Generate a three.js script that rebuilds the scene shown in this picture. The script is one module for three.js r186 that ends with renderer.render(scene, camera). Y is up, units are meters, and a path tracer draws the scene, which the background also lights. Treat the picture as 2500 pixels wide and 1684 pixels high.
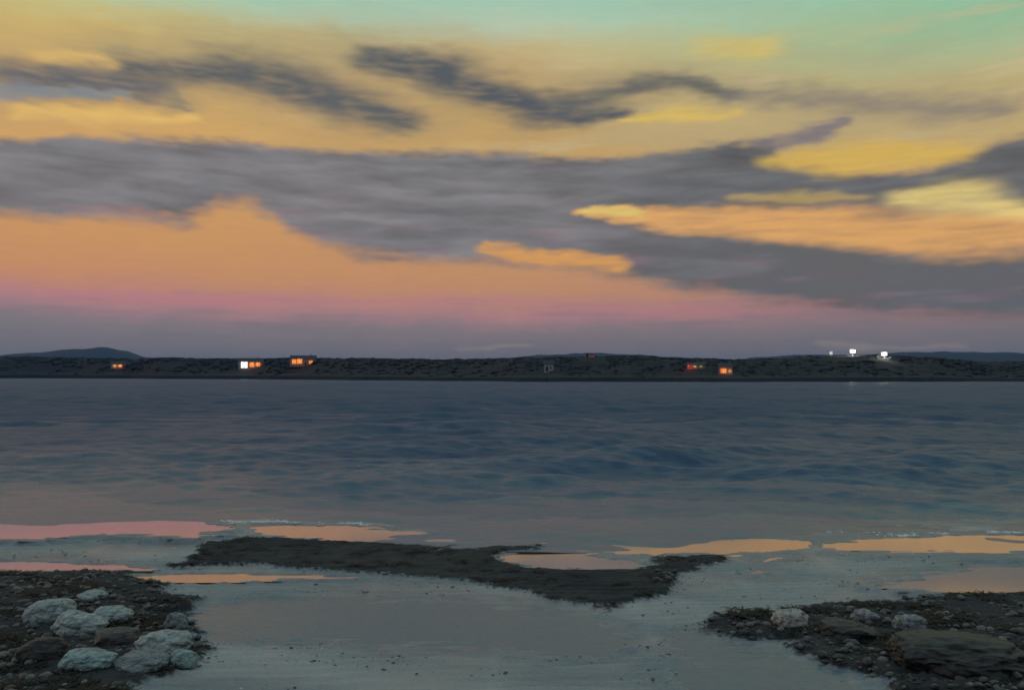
import * as THREE from 'three';
import { mergeGeometries, mergeVertices } from 'three/addons/utils/BufferGeometryUtils.js';

// ---------------------------------------------------------------- camera, sky, sun, exposure
const scene = new THREE.Scene();
const EYE = 3;                                            // metres above the sea
const camera = new THREE.PerspectiveCamera(46.454, 2500 / 1684, 0.1, 20000);
camera.position.set(0, EYE, 0);
camera.rotation.set(THREE.MathUtils.degToRad(2.131), 0, 0);
scene.add(camera);
const renderer = new THREE.WebGLRenderer({ antialias: true });
renderer.toneMapping = THREE.LinearToneMapping;
renderer.toneMappingExposure = 1;
renderer.shadowMap.enabled = true;

const sun = new THREE.DirectionalLight(new THREE.Color(1, 0.66, 0.42), 0.3);   // last light of a sun that is down in the haze on the left
{
  const a = THREE.MathUtils.degToRad(-72), e = THREE.MathUtils.degToRad(4.5);
  sun.position.set(Math.sin(a) * Math.cos(e) * 400, Math.sin(e) * 400, -Math.cos(a) * Math.cos(e) * 400);
  sun.castShadow = true; sun.shadow.radius = 26;
  Object.assign(sun.shadow.camera, { left: -60, right: 60, top: 60, bottom: -60, near: 1, far: 900 });
  sun.shadow.mapSize.set(2048, 2048);
  scene.add(sun, sun.target);
}

// ---------------------------------------------------------------- noise and small tools
function rng(seed) { let s = seed >>> 0; return () => { s = (s + 0x6D2B79F5) | 0; let t = Math.imul(s ^ (s >>> 15), 1 | s); t = (t + Math.imul(t ^ (t >>> 7), 61 | t)) ^ t; return ((t ^ (t >>> 14)) >>> 0) / 4294967296; }; }
const PERM = new Uint8Array(512), GXY = new Float32Array(512);
{ const r = rng(77), p = [...Array(256).keys()]; for (let i = 255; i > 0; i--) { const j = Math.floor(r() * (i + 1)); [p[i], p[j]] = [p[j], p[i]]; } for (let i = 0; i < 512; i++) { PERM[i] = p[i & 255]; GXY[i] = p[i & 255] / 255 * Math.PI * 2; } }
const GC = GXY.map(Math.cos), GS = GXY.map(Math.sin);
function n2(x, y) {                                       // gradient noise, about -1 .. 1
  const xi = Math.floor(x), yi = Math.floor(y), fx = x - xi, fy = y - yi, X = xi & 255, Y = yi & 255;
  const u = fx * fx * fx * (fx * (fx * 6 - 15) + 10), v = fy * fy * fy * (fy * (fy * 6 - 15) + 10);
  const a = PERM[PERM[X] + Y], b = PERM[PERM[X + 1 & 255] + Y], c = PERM[PERM[X] + (Y + 1 & 255)], d = PERM[PERM[X + 1 & 255] + (Y + 1 & 255)];
  const p = GC[a] * fx + GS[a] * fy, q = GC[b] * (fx - 1) + GS[b] * fy, r = GC[c] * fx + GS[c] * (fy - 1), s = GC[d] * (fx - 1) + GS[d] * (fy - 1);
  return ((p + (q - p) * u) + ((r + (s - r) * u) - (p + (q - p) * u)) * v) * 1.5;
}
function fbm(x, y, o = 4) { let s = 0, a = 0.5; for (let i = 0; i < o; i++) { s += a * n2(x, y); x = x * 2.03 + 17.3; y = y * 2.03 - 9.1; a *= 0.5; } return s; }
function n3(x, y, z) { return (n2(x + z * 0.71, y - z * 0.53) + n2(y + 31.7 + x * 0.43, z + 11.3) + n2(z - 57.1 - y * 0.37, x + 23.9)) / 1.9; }
const clamp = (x, a = 0, b = 1) => x < a ? a : x > b ? b : x;
const mix = (a, b, t) => a + (b - a) * t;
const smooth = (a, b, x) => { const t = clamp((x - a) / (b - a)); return t * t * (3 - 2 * t); };
const rad = THREE.MathUtils.degToRad;
const lin = (c) => { c /= 255; return c <= 0.04045 ? c / 12.92 : ((c + 0.055) / 1.055) ** 2.4; };
function table(t, x, k = 1) {                             // piecewise smooth look-up in [[x, ...values]]
  if (x <= t[0][0]) return t[0][k];
  for (let i = 1; i < t.length; i++) if (x <= t[i][0]) { const f = (x - t[i - 1][0]) / (t[i][0] - t[i - 1][0]); return mix(t[i - 1][k], t[i][k], f * f * (3 - 2 * f)); }
  return t[t.length - 1][k];
}
function tag(o, label, category, group) { o.userData.label = label; o.userData.category = category; if (group) o.userData.group = group; return o; }
function shade(o) { o.traverse((m) => { if (m.isMesh) { m.castShadow = true; m.receiveShadow = true; } }); return o; }
function structure(name, geometry, material) { const m = new THREE.Mesh(geometry, material); m.name = name; m.userData.kind = 'structure'; scene.add(shade(m)); return m; }
function part(name, geometry, material, parent) { const m = new THREE.Mesh(geometry, material); m.name = name; parent.add(m); return m; }

// ---------------------------------------------------------------- measured layout: sky in degrees (azimuth, elevation), ground in metres (x, z)
const GREY = [[[[-31.57,17.68,1.84],[-28.46,17.85,1.73],[-24.06,18.07,1.06]],[152,138,112],0.475,1.0],[[[-25.42,19.16,1.62],[-19.62,19.96,2.29],[-15.85,19.54,2.51],[-11.66,18.24,2.4],[-7.78,17.48,1.4]],[152,138,112],0.475,1.0],[[[-9.97,21.52,1.51],[-4.72,20.71,2.29],[-1.77,19.58,2.29],[2.36,18.58,2.18],[4.71,17.92,1.51],[7.93,18.17,0.84]],[152,138,112],0.485,1.0],[[[4.13,19.01,1.29],[9.09,19.6,1.18],[11.95,19.72,1.06],[15.3,18.94,0.84]],[152,138,112],0.45,1.0],[[[15.3,18.87,0.73],[21.15,18.03,1.18],[27.51,16.47,1.4],[31.96,15.93,0.95]],[152,138,112],0.35,1.0],[[[17.97,15.4,1.06],[20.61,15.87,1.4],[22.66,16.49,0.73]],[152,138,112],0.425,1.0],[[[-22.68,17.8,0.84],[-21.91,17.34,0.51]],[152,138,112],0.3,1.0],[[[7.34,16.63,0.58],[15.82,16.68,1.32],[24.88,16.03,1.75],[32.78,14.68,1.46]],[186,168,128],0.55,1.0],[[[-26.16,20.24,0.58],[-18.04,21.09,1.17],[-10.26,22.27,0.88]],[176,160,120],0.5,1.0],[[[19.79,13.19,0.58],[27.2,12.24,0.58]],[120,118,116],0.5,1.0],[[[7.32,13.32,0.41],[14.4,12.48,0.7],[21.07,12.16,0.41]],[128,120,108],0.6,0.9],[[[-31.57,17.68,0.88],[-28.46,17.85,0.82],[-24.06,18.07,0.47]],[98,101,108],0.95,0.85],[[[-34.06,16.49,0.41],[-31.56,16.99,0.41],[-26.11,17.35,0.12]],[132,140,145],0.8,0.6],[[[-25.42,19.16,0.76],[-19.62,19.96,1.11],[-15.85,19.54,1.23],[-11.66,18.24,1.17],[-7.78,17.48,0.64]],[90,95,99],0.95,0.85],[[[-9.97,21.52,0.7],[-4.72,20.71,1.11],[-1.77,19.58,1.11],[2.36,18.58,1.05],[4.71,17.92,0.7],[7.93,18.17,0.35]],[83,90,97],0.97,0.8],[[[4.13,19.01,0.58],[9.09,19.6,0.53],[11.95,19.72,0.47],[15.3,18.94,0.35]],[96,99,98],0.9,0.85],[[[15.3,18.87,0.29],[21.15,18.03,0.53],[27.51,16.47,0.64],[31.96,15.93,0.41]],[128,121,116],0.7,1.0],[[[17.97,15.4,0.47],[20.61,15.87,0.64],[22.66,16.49,0.29]],[118,112,122],0.85,0.6],[[[-22.68,17.8,0.35],[-21.91,17.34,0.18]],[118,118,112],0.6,0.7]];
const WARM = [[[[4.69,11.56,0.26],[10.18,10.99,0.7],[18.44,10.01,1.11],[25.97,9.16,1.35],[33.88,8.3,1.29]],[220,165,102],1,0.5],[[[5.13,11.6,0.23],[9.33,11.25,0.29]],[223,196,113],0.9,0.8],[[[25.77,11.26,0.41],[29.02,11.1,0.88],[33.09,9.63,0.47]],[239,212,131],0.85,0.95],[[[15.23,12.1,0.29],[19.77,11.92,0.47],[23.58,11.41,0.23]],[199,168,98],0.6,0.7],[[[-1.76,9.16,0.35],[2.93,8.23,0.44],[8.01,7.65,0.41]],[219,158,89],0.95,0.6],[[[8.21,17.49,0.23],[11.37,17.73,0.44],[15.56,17.81,0.23]],[220,188,95],0.8,0.95],[[[18.49,14.23,0.41],[23.12,13.99,0.76],[28.84,13.84,0.53]],[215,178,84],0.8,0.95],[[[-31.54,15.93,0.29],[-27.27,16.09,0.47],[-21.65,16.79,0.23]],[233,191,108],0.7,0.95],[[[-30.95,19.18,0.41],[-27.1,19.38,0.35]],[220,184,111],0.7,0.7],[[[14.78,21.92,0.88],[16.97,21.33,0.76]],[211,186,107],0.8,0.9],[[[-3.79,1.92,0.09],[1.17,1.9,0.09]],[185,168,142],0.32,1.0],[[[20.68,1.88,0.12],[29.07,1.91,0.12]],[177,160,137],0.3,1.0]];
const BAND_TOP = [[-38.58,12.58],[-31.49,13.92],[-28.4,14.71],[-26.07,14.76],[-18.5,15.15],[-10.21,15.2],[-4.41,15.34],[1.47,15.1],[7.33,15.04],[11.63,15.3],[15.54,15.59],[17.97,15.14],[19.27,13.82],[26.98,12.72],[29.06,13.4],[31.71,13.89],[36.74,13.11]];
const BAND_BASE = [[-38.49,8.56],[-31.41,9.69],[-28.32,10.11],[-25.27,10.12],[-22.56,9.91],[-21.31,10.69],[-20.03,11.53],[-18.46,11.85],[-16.85,11.24],[-15.48,9.94],[-13.26,8.92],[-10.16,8.31],[-5.85,8.2],[-1.47,8.53],[2.35,8.0],[8.44,7.12],[12.96,6.11],[18.38,4.9],[25.89,4.28],[31.51,3.73],[36.52,3.4]];
const GRAD = [[25.36,[158,203,176],[164,198,177],[136,192,166]],[23.86,[168,203,172],[183,199,172],[140,193,164]],[22.33,[196,190,134],[200,180,131],[144,193,160]],[21.04,[204,178,112],[201,171,117],[150,191,154]],[19.72,[206,173,110],[201,165,107],[168,185,146]],[17.57,[217,173,106],[200,164,101],[189,176,127]],[14.83,[212,165,102],[198,158,102],[200,168,101]],[11.45,[208,155,99],[204,154,97],[214,165,105]],[9.16,[207,152,98],[198,148,101],[204,156,107]],[6.85,[202,144,102],[195,144,104],[183,134,118]],[5.83,[192,135,118],[194,142,105],[170,126,121]],[4.96,[180,131,134],[185,135,121],[155,120,123]],[4.09,[154,126,131],[167,128,130],[143,118,121]],[3.21,[129,122,126],[136,122,125],[129,117,120]],[1.61,[118,116,120],[118,114,118],[114,112,116]],[-0.0,[108,111,117],[106,109,115],[105,108,115]]];
const FILM = [[[[-13.01,-18.36],[-10.89,-18.08],[-8.46,-17.6],[-7.22,-17.4],[-5.59,-16.02],[-5.57,-14.32],[-7.5,-14.84],[-8.55,-14.21],[-9.87,-13.95]],2.6],[[[-9.27,-13.11],[-7.73,-12.86],[-5.93,-12.36],[-5.33,-12.14],[-6.05,-11.98],[-8.44,-11.95]],3.6],[[[-5.52,-11.9],[-3.94,-12.0],[-2.07,-11.69],[-2.62,-11.54],[-3.95,-11.35],[-4.98,-11.35]],2.6],[[[-5.26,-16.26],[-3.71,-16.3],[-1.55,-15.34],[0.31,-15.08],[0.29,-14.32],[-1.8,-14.21],[-3.3,-14.52],[-4.64,-15.04]],1.6],[[[0.41,-14.6],[0.62,-15.43],[1.91,-15.13],[5.24,-14.6],[5.11,-13.85],[3.04,-13.37],[1.02,-13.47],[0.42,-13.88]],0.7],[[[-0.21,-12.95],[0.07,-13.5],[0.69,-13.6],[1.54,-13.27],[1.97,-12.56],[1.81,-12.33],[0.19,-12.28]],1.8],[[[5.39,-14.21],[6.75,-14.84],[9.15,-15.21],[10.13,-14.84],[9.4,-13.78],[8.25,-13.6],[6.48,-13.5],[5.51,-13.64]],0.7],[[[5.17,-11.03],[5.37,-11.33],[6.15,-11.95],[7.33,-12.62],[9.22,-13.05],[7.75,-10.98],[5.95,-10.72]],3.3],[[[3.35,-12.06],[3.74,-12.36],[3.93,-12.06],[3.54,-11.9]],4.0],[[[3.83,-12.86],[4.37,-13.21],[4.38,-13.05],[3.92,-12.74]],1.5]];
const CHANNEL = [[[[-3.95,-9.8],[-3.82,-10.39],[-2.39,-10.52],[-0.52,-10.32],[0.45,-10.01],[1.03,-9.71],[1.36,-9.02],[1.08,-8.59],[0.56,-8.54],[-0.67,-8.81],[-2.03,-8.96],[-3.15,-9.06]],0],[[[1.94,-8.56],[2.1,-8.9],[2.43,-8.78],[2.76,-8.43],[3.23,-8.03],[3.07,-7.02],[1.82,-6.85],[1.77,-7.83]],0]];
const BANK = [[[-5.29,-13.78],[-4.85,-14.75],[-3.62,-14.6],[-1.79,-14.14],[-0.7,-13.92],[0.64,-14.14],[-0.1,-13.43],[-0.26,-12.74],[0.25,-12.17],[1.92,-12.28],[2.24,-13.05],[3.29,-13.3],[3.39,-12.8],[2.7,-11.9],[2.27,-11.26],[1.86,-10.56],[1.26,-9.98],[0.78,-10.36],[0.17,-10.98],[-0.58,-11.5],[-1.49,-11.8],[-2.75,-12.11],[-3.82,-12.39],[-5.08,-12.28],[-5.37,-12.5],[-5.04,-13.3]],[[-8.11,-11.9],[-7.15,-11.9],[-5.6,-12.06],[-4.71,-10.98],[-3.75,-9.8],[-3.23,-8.56],[-3.22,-7.72],[-3.35,-7.02],[-4.93,-7.02]],[[2.15,-9.37],[2.75,-9.94],[3.84,-10.16],[5.34,-10.6],[7.48,-10.98],[4.81,-6.85],[3.36,-7.21],[3.35,-8.03],[2.99,-8.5],[2.56,-8.91]]];
const SHORE = [[-13.47,18.22],[-10.95,18.06],[-5.49,16.58],[0.39,15.45],[5.06,15.29],[9.2,15.17],[11.15,15.09]];
const ROCKSPOT = [[-5.41,-10.47,0.38,0.11],[-5.35,-9.44,0.47,0.23],[-4.8,-8.99,0.51,0.18],[-4.65,-9.44,0.46,0.17],[-3.8,-9.2,0.24,0.17],[-3.61,-8.45,0.57,0.17],[-4.12,-7.89,0.45,0.14],[-3.59,-7.9,0.48,0.13],[-3.23,-7.98,0.25,0.13],[-4.2,-8.65,0.41,0.15],[-4.68,-8.13,0.43,0.2],[3.2,-9.34,0.38,0.18],[4.13,-9.53,0.3,0.11],[4.51,-9.22,0.35,0.15],[3.69,-8.99,0.57,0.16],[4.38,-8.07,1.19,0.29]];
const HEADLAND = [[-31.22,841,21.8],[-25.82,736,18.8],[-23.41,654,18.0],[-18.31,589,16.6],[-15.65,535,16.2],[-10.11,453,14.9],[-4.37,392,12.9],[1.46,346,13.0],[7.25,346,13.9],[12.91,346,12.8],[15.64,346,11.7],[18.31,368,12.4],[20.9,368,13.5],[23.4,368,14.0],[26.98,392,13.1],[31.0,420,10.9]];
const HILL_A = [[-38.3,0.23],[-34.53,0.84],[-31.25,1.32],[-28.62,1.59],[-26.9,1.74],[-25.85,1.55],[-24.4,1.14],[-22.18,0.73],[-18.32,0.28]];
const HILL_B = [[-5.82,0.29],[-0.29,1.23],[2.34,1.43],[5.53,1.54],[8.98,1.41],[12.92,0.85],[17.0,0.28]];
const HILL_C = [[12.91,0.28],[17.01,1.2],[19.9,1.34],[23.43,1.31],[27.02,1.46],[31.25,1.37],[34.54,1.13],[38.3,0.23]];
const SITES = [[-26.13,0.45],[-18.01,0.42],[-14.57,0.65],[2.63,0.26],[12.91,0.43],[14.89,0.08],[5.53,1.37],[23.01,1.26],[24.88,1.09],[21.68,1.25]];

// ---------------------------------------------------------------- the sky: afterglow, a grey-violet cloud bank and broken streaks over it
const skyTexture = (() => {
  const W = 2048, H = 2048, data = new Float32Array(W * H * 4);
  const grad = GRAD.map(([e, ...c]) => [e, ...c.map((k) => k.map(lin))]).reverse();      // rising elevation
  const high = [[24.5, [0.33, 0.56, 0.43]], [32, [0.36, 0.53, 0.48]], [48, [0.35, 0.47, 0.5]], [90, [0.31, 0.41, 0.5]]];
  const strokes = (L) => L.map(([p, c, o, f]) => { const xs = p.map((q) => q[0]), ys = p.map((q) => q[1]), w = Math.max(...p.map((q) => q[2])) * 2.2 + 1.2; return { p, c: c.map(lin), o, f, x0: Math.min(...xs) - w * 1.6, x1: Math.max(...xs) + w * 1.6, y0: Math.min(...ys) - w, y1: Math.max(...ys) + w }; });
  const grey = strokes(GREY), warm = strokes(WARM);
  const cover = (s, a, e) => {                             // how thick a streak is in this direction, 1 at its middle
    if (a < s.x0 || a > s.x1 || e < s.y0 || e > s.y1) return 0;
    let best = 9;
    for (let i = 1; i < s.p.length; i++) {
      const [ax, ay, aw] = s.p[i - 1], [bx, by, bw] = s.p[i], dx = bx - ax, dy = by - ay, t = clamp(((a - ax) * dx + (e - ay) * dy) / (dx * dx + dy * dy));
      let ux = a - ax - dx * t; const uy = e - ay - dy * t;
      if (t <= 0 || t >= 1) ux *= 0.45;
      best = Math.min(best, Math.hypot(ux, uy) / mix(aw, bw, t));
    }
    return s.o * (1 - smooth(1 - s.f, 1 + s.f, best));
  };
  const cA = [127, 124, 128].map(lin), cB = [103, 105, 108].map(lin), cC = [90, 94, 98].map(lin), cD = [114, 117, 121].map(lin), pinkish = [150, 118, 126].map(lin);
  const col = [0, 0, 0], put = (c, k) => { for (let i = 0; i < 3; i++) col[i] += (c[i] - col[i]) * k; };
  for (let y = 0; y < H; y++) {
    const el0 = ((y + 0.5) / H - 0.5) * 180;
    for (let x = 0; x < W; x++) {
      let az0 = ((x + 0.5) / W - 0.5) * 360 + 90; if (az0 > 180) az0 -= 360;              // 0 = straight out to sea, + to the right
      const i = (y * W + x) * 4, el1 = Math.max(el0, 0);
      const far = Math.abs(az0), back = smooth(45, 150, far), ax = az0 * (1 - 0.0) + (far > 170 ? 0 : 0);
      const wx = ax + 1.3 * fbm(ax * 0.16, el1 * 0.5 + 40, 3), we = el1 + 0.75 * fbm(ax * 0.13 + 9, el1 * 0.42, 3) + 0.3 * fbm(ax * 0.7 - 30, el1 * 2.4, 3) * smooth(0, 3, el1);
      // clear air behind the clouds
      let k = 0; const ge = clamp(we, 0, 24.4); while (k < grad.length - 2 && grad[k + 1][0] < ge) k++;
      const f = clamp((ge - grad[k][0]) / (grad[k + 1][0] - grad[k][0])), side = clamp((ax + 32) / 32, 0, 2), g = side < 1 ? 1 : 2, sf = side < 1 ? side : side - 1;
      for (let c = 0; c < 3; c++) col[c] = mix(mix(grad[k][g][c], grad[k][g + 1][c], sf), mix(grad[k + 1][g][c], grad[k + 1][g + 1][c], sf), f);
      if (we > 23.6) { let h = 0; while (h < high.length - 2 && high[h + 1][0] < we) h++; const hf = clamp((we - high[h][0]) / (high[h + 1][0] - high[h][0])); const t = smooth(23.6, 26.5, we); put([0, 1, 2].map((c) => mix(high[h][1][c], high[h + 1][1][c], hf)), t); }
      if (back > 0) put([0, 1, 2].map((c) => mix([0.17, 0.185, 0.25][c], [0.2, 0.27, 0.35][c], smooth(8, 50, el1))), back * 0.85);
      // thin high veil and streaks
      const veil = smooth(-0.05, 0.5, fbm(ax * 0.06 + el1 * 0.05, el1 * 0.3 + 5, 4)) * smooth(13, 18, el1) * (1 - smooth(27, 45, el1));
      put([158, 146, 124].map(lin), veil * 0.4 * (1 - 0.7 * smooth(19, 22, el1)));
      const highVeil = smooth(0.02, 0.5, fbm(ax * 0.035 + 60, el1 * 0.11 + 15, 4)) * smooth(26, 36, el1) * (1 - smooth(70, 88, el1));
      put([0.24, 0.26, 0.29], highVeil * 0.5);
      const cream = smooth(0.08, 0.42, fbm(ax * 0.1 + 47, el1 * 0.85 + 20 + 0.4 * fbm(ax * 0.3, el1 * 1.5, 2), 5)) * smooth(12.5, 15, el1) * (1 - smooth(20.5, 23, el1));
      put([206, 186, 142].map(lin), cream * 0.5 * smooth(-30, 10, ax));
      const dusk = smooth(-0.25, 0.3, fbm(ax * 0.05 + 12, el1 * 1.1 + 4, 3)) * smooth(3.6, 4.4, el1) * (1 - smooth(5.0, 6.4, el1));
      put([190, 124, 134].map(lin), dusk * 0.45 * (1 - smooth(-12, 25, ax) * 0.6));
      // loose streaks
      const rag = 0.3 * fbm(ax * 0.2 + 3 + el1 * 0.1, el1 * 1.9 - 8, 4);
      for (const s of grey) { const a = cover(s, wx, we + rag * 0.8); if (a > 0) put(s.c, a * clamp(0.92 + 0.5 * fbm(ax * 0.5, el1 * 3.1 + 70, 3))); }
      // beyond the picture the same broken streaks go on
      const rest = smooth(33, 40, far); if (rest > 0) put(cB, rest * 0.8 * smooth(0.08, 0.3, fbm(ax * 0.05 + 80, el1 * 0.28 + 3, 4)) * smooth(14, 16, el1) * (1 - smooth(20, 26, el1)));
      // the bank
      const drift = 1.1 * fbm(ax * 0.05 + 7, 3.3, 3) * rest;
      const top = table(BAND_TOP, wx) + drift, base = table(BAND_BASE, wx) + drift * 1.4 * (1 - 0.4 * back) + 0 * rest;
      const ragged = rag + 0.15 * fbm(ax * 1.6, el1 * 4.5, 3);
      const inTop = 1 - smooth(-0.3, 0.55, we + ragged * 1.0 - top), inBase = smooth(-0.85, 0.6, we + ragged * 1.5 - base), a = inTop * inBase;
      if (a > 0) {
        const down = clamp((top - we) / Math.max(top - base, 0.5)), right = smooth(-6, 22, ax + 6 * fbm(ax * 0.1, el1 * 0.3, 2));
        const t = 0.5 + 0.9 * fbm(ax * 0.11 + 21, el1 * 0.75 + 2, 4), c = [0, 1, 2].map((j) => mix(mix(cA[j], cD[j], clamp(t)), mix(cB[j], cC[j], clamp(t * 0.6 + down * 0.5)), right));
        const lift = 1 + 0.5 * fbm(ax * 0.16 - 4, el1 * 1.25 + 0.6 * fbm(ax * 0.2, el1, 2), 5) + 0.08 * fbm(ax * 0.7, el1 * 5, 3);
        put(c.map((v) => v * lift), a * 0.97); const edge = 4 * inBase * (1 - inBase) * inTop; put([190, 140, 104].map(lin), edge * 0.22 * (1 - right * 0.5));
        put(pinkish, a * smooth(0.55, 1, down) * (1 - right * 0.4) * smooth(0.0, 0.4, fbm(ax * 0.14 + 90, el1 * 1.3, 3)) * 0.5);
      }
      for (const s of warm) { const b = cover(s, wx, we + rag * 0.55); if (b > 0) put(s.c.map((v) => v * (1 + 0.12 * fbm(ax * 0.3, el1 * 4, 3))), b * clamp(0.95 + 0.55 * fbm(ax * 0.18 + 8, el1 * 2.2, 4))); }
      // low haze streaks
      const low = smooth(0.05, 0.4, fbm(ax * 0.09 + 33, el1 * 2.1, 4)) * (1 - smooth(3.0, 6.2, el1));
      put([118, 113, 121].map(lin), low * 0.45);
      const fine = 1 + 0.05 * fbm(ax * 0.6, el1 * 5.5 + 12, 4);
      for (let c = 0; c < 3; c++) data[i + c] = col[c] * fine * (el0 < 0 ? mix(1, 0.35, smooth(0, -12, el0) === 0 ? clamp(-el0 / 12) : 1) : 1);
      data[i + 3] = 1;
    }
  }
  const t = new THREE.DataTexture(data, W, H, THREE.RGBAFormat, THREE.FloatType);
  t.mapping = THREE.EquirectangularReflectionMapping; t.magFilter = t.minFilter = THREE.LinearFilter; t.wrapS = THREE.RepeatWrapping; t.needsUpdate = true;
  return t;
})();
scene.background = skyTexture; scene.environment = skyTexture;
console.log('sky done');

// ---------------------------------------------------------------- textures for ground and water
function tile(n, fn, { srgb = false } = {}) {              // grey tile that repeats: fn gets periodic coordinates
  const d = new Uint8Array(n * n * 4);
  for (let y = 0; y < n; y++) for (let x = 0; x < n; x++) { const v = clamp(fn(x / n, y / n)) * 255, i = (y * n + x) * 4; d[i] = d[i + 1] = d[i + 2] = v; d[i + 3] = 255; }
  const t = new THREE.DataTexture(d, n, n); t.wrapS = t.wrapT = THREE.RepeatWrapping; t.magFilter = THREE.LinearFilter; t.minFilter = THREE.LinearMipmapLinearFilter; t.generateMipmaps = true;
  if (srgb) t.colorSpace = THREE.SRGBColorSpace; t.needsUpdate = true; return t;
}
function loop(fn, w = 0.2) {                               // makes any 2-D function repeat over 0..1 by cross-fading its edges
  return (u, v) => { const a = smooth(1 - w, 1, u), b = smooth(1 - w, 1, v); return mix(mix(fn(u, v), fn(u - 1, v), a), mix(fn(u, v - 1), fn(u - 1, v - 1), a), b); };
}
const sandBump = tile(1024, loop((u, v) => 0.5 + 0.3 * fbm(u * 9, v * 26, 4) + 0.16 * fbm(u * 60, v * 80, 3) + 0.12 * n2(u * 230, v * 230)));
const waterBump = tile(1024, loop((u, v) => 0.5 + 0.42 * fbm(u * 7, v * 20, 4) + 0.14 * fbm(u * 40 + 5, v * 90, 3)));
const rockBump = tile(512, loop((u, v) => 0.5 + 0.4 * fbm(u * 8, v * 8, 5) + 0.15 * n2(u * 90, v * 90)));

// ---------------------------------------------------------------- beach
function inside(poly, x, z) {                              // distance to the outline, positive inside
  let d = 1e9, s = false;
  for (let i = 0, j = poly.length - 1; i < poly.length; j = i++) {
    const [ax, az] = poly[j], [bx, bz] = poly[i], ex = bx - ax, ez = bz - az, t = clamp(((x - ax) * ex + (z - az) * ez) / (ex * ex + ez * ez));
    d = Math.min(d, (x - ax - ex * t) ** 2 + (z - az - ez * t) ** 2);
    if ((az > z) !== (bz > z) && x < (bx - ax) * (z - az) / (bz - az) + ax) s = !s;
  }
  return (s ? 1 : -1) * Math.sqrt(d);
}
function shape(poly) { const xs = poly.map((p) => p[0]), zs = poly.map((p) => p[1]); return { poly, x0: Math.min(...xs) - 1, x1: Math.max(...xs) + 1, z0: Math.min(...zs) - 1, z1: Math.max(...zs) + 1 }; }
function reach(s, x, z, wob) {                             // warped signed distance, far outside = -9
  if (x < s.x0 || x > s.x1 || z < s.z0 || z > s.z1) return -9;
  const wx = x + wob * 1.8 * fbm(x * 0.9, z * 1.4 + 50, 3), wz = z + wob * fbm(x * 0.8 + 20, z * 1.9, 4) + 0.22 * wob * fbm(x * 4.5, z * 9, 3);
  return inside(s.poly, wx, wz);
}
const shoreAt = (x) => table(SHORE, x) + 0.22 * fbm(x * 0.35, 4.4, 3);
const slope = (x, z) => { const d = shoreAt(x) + z; return d > 0 ? Math.min(0.018 * d, 1.4) : Math.max(0.045 * d, -3); };
const films = [...FILM.map(([p, t]) => ({ ...shape(p), tilt: t, kind: 'film' })), ...CHANNEL.map(([p, t]) => ({ ...shape(p), tilt: t, kind: 'channel' }))];
for (const f of films) {
  f.cx = f.poly.reduce((s, p) => s + p[0], 0) / f.poly.length; f.cz = f.poly.reduce((s, p) => s + p[1], 0) / f.poly.length;
  f.y = slope(f.cx, f.cz) + (f.kind === 'channel' ? -0.02 : 0.004);
  f.level = (z) => f.y + Math.tan(rad(f.tilt)) * (z - f.cz);
  f.soft = Math.min(0.32, 0.16 * (f.z1 - f.z0 - 2) + 0.03);
  f.mask = (x, z) => { const d = reach(f, x, z, f.soft * 0.9); return d < -5 ? 0 : smooth(-f.soft, f.soft, d + f.soft * (1.5 * fbm(x * 0.45 + 3, z * 5.5, 3) + 0.5 * fbm(x * 1.8, z * 14, 2))); };
}
const banks = BANK.map(shape);
const bankAt = (x, z) => { let b = 0; for (const s of banks) { const d = reach(s, x, z, 0.3); if (d > -2) b = Math.max(b, smooth(-0.05, 0.07, d + 0.16 * fbm(x * 4, z * 6, 3) + 0.1 * n2(x * 16, z * 24))); } return b; };
function ground(x, z) {
  let y = slope(x, z) + 0.016 * fbm(x * 0.5, z * 0.9, 3) + 0.006 * fbm(x * 2.2, z * 6, 3);
  if (z > -24 && z < -4 && Math.abs(x) < 16) y += 0.017 * smooth(-0.3, 0.25, fbm(x * 0.3 + 9, z * 0.5, 3)) * Math.sin(z * 34 + x * 3 + 5 * fbm(x * 0.7, z * 0.9, 3));
  if (z < -24 || z > 0 || Math.abs(x) > 16) return y;
  const b = bankAt(x, z);
  if (b > 0) y += b * (0.035 + 0.03 * fbm(x * 1.7, z * 2.6, 4) + 0.02 * Math.abs(n2(x * 7, z * 8)));
  for (const f of films) {
    const m = f.mask(x, z); if (m <= 0) continue;
    const s = mix(f.kind === 'film' ? 0.014 : 0.004, f.kind === 'film' ? -0.03 : -0.015, smooth(0.35, 0.75, m));
    y = mix(y, f.level(z) + s + 0.005 * fbm(x * 3, z * 8, 3), smooth(0, 0.24, m));
  }
  return y;
}
const TX = [-20, 20], TZ = [-22, 0];
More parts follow.
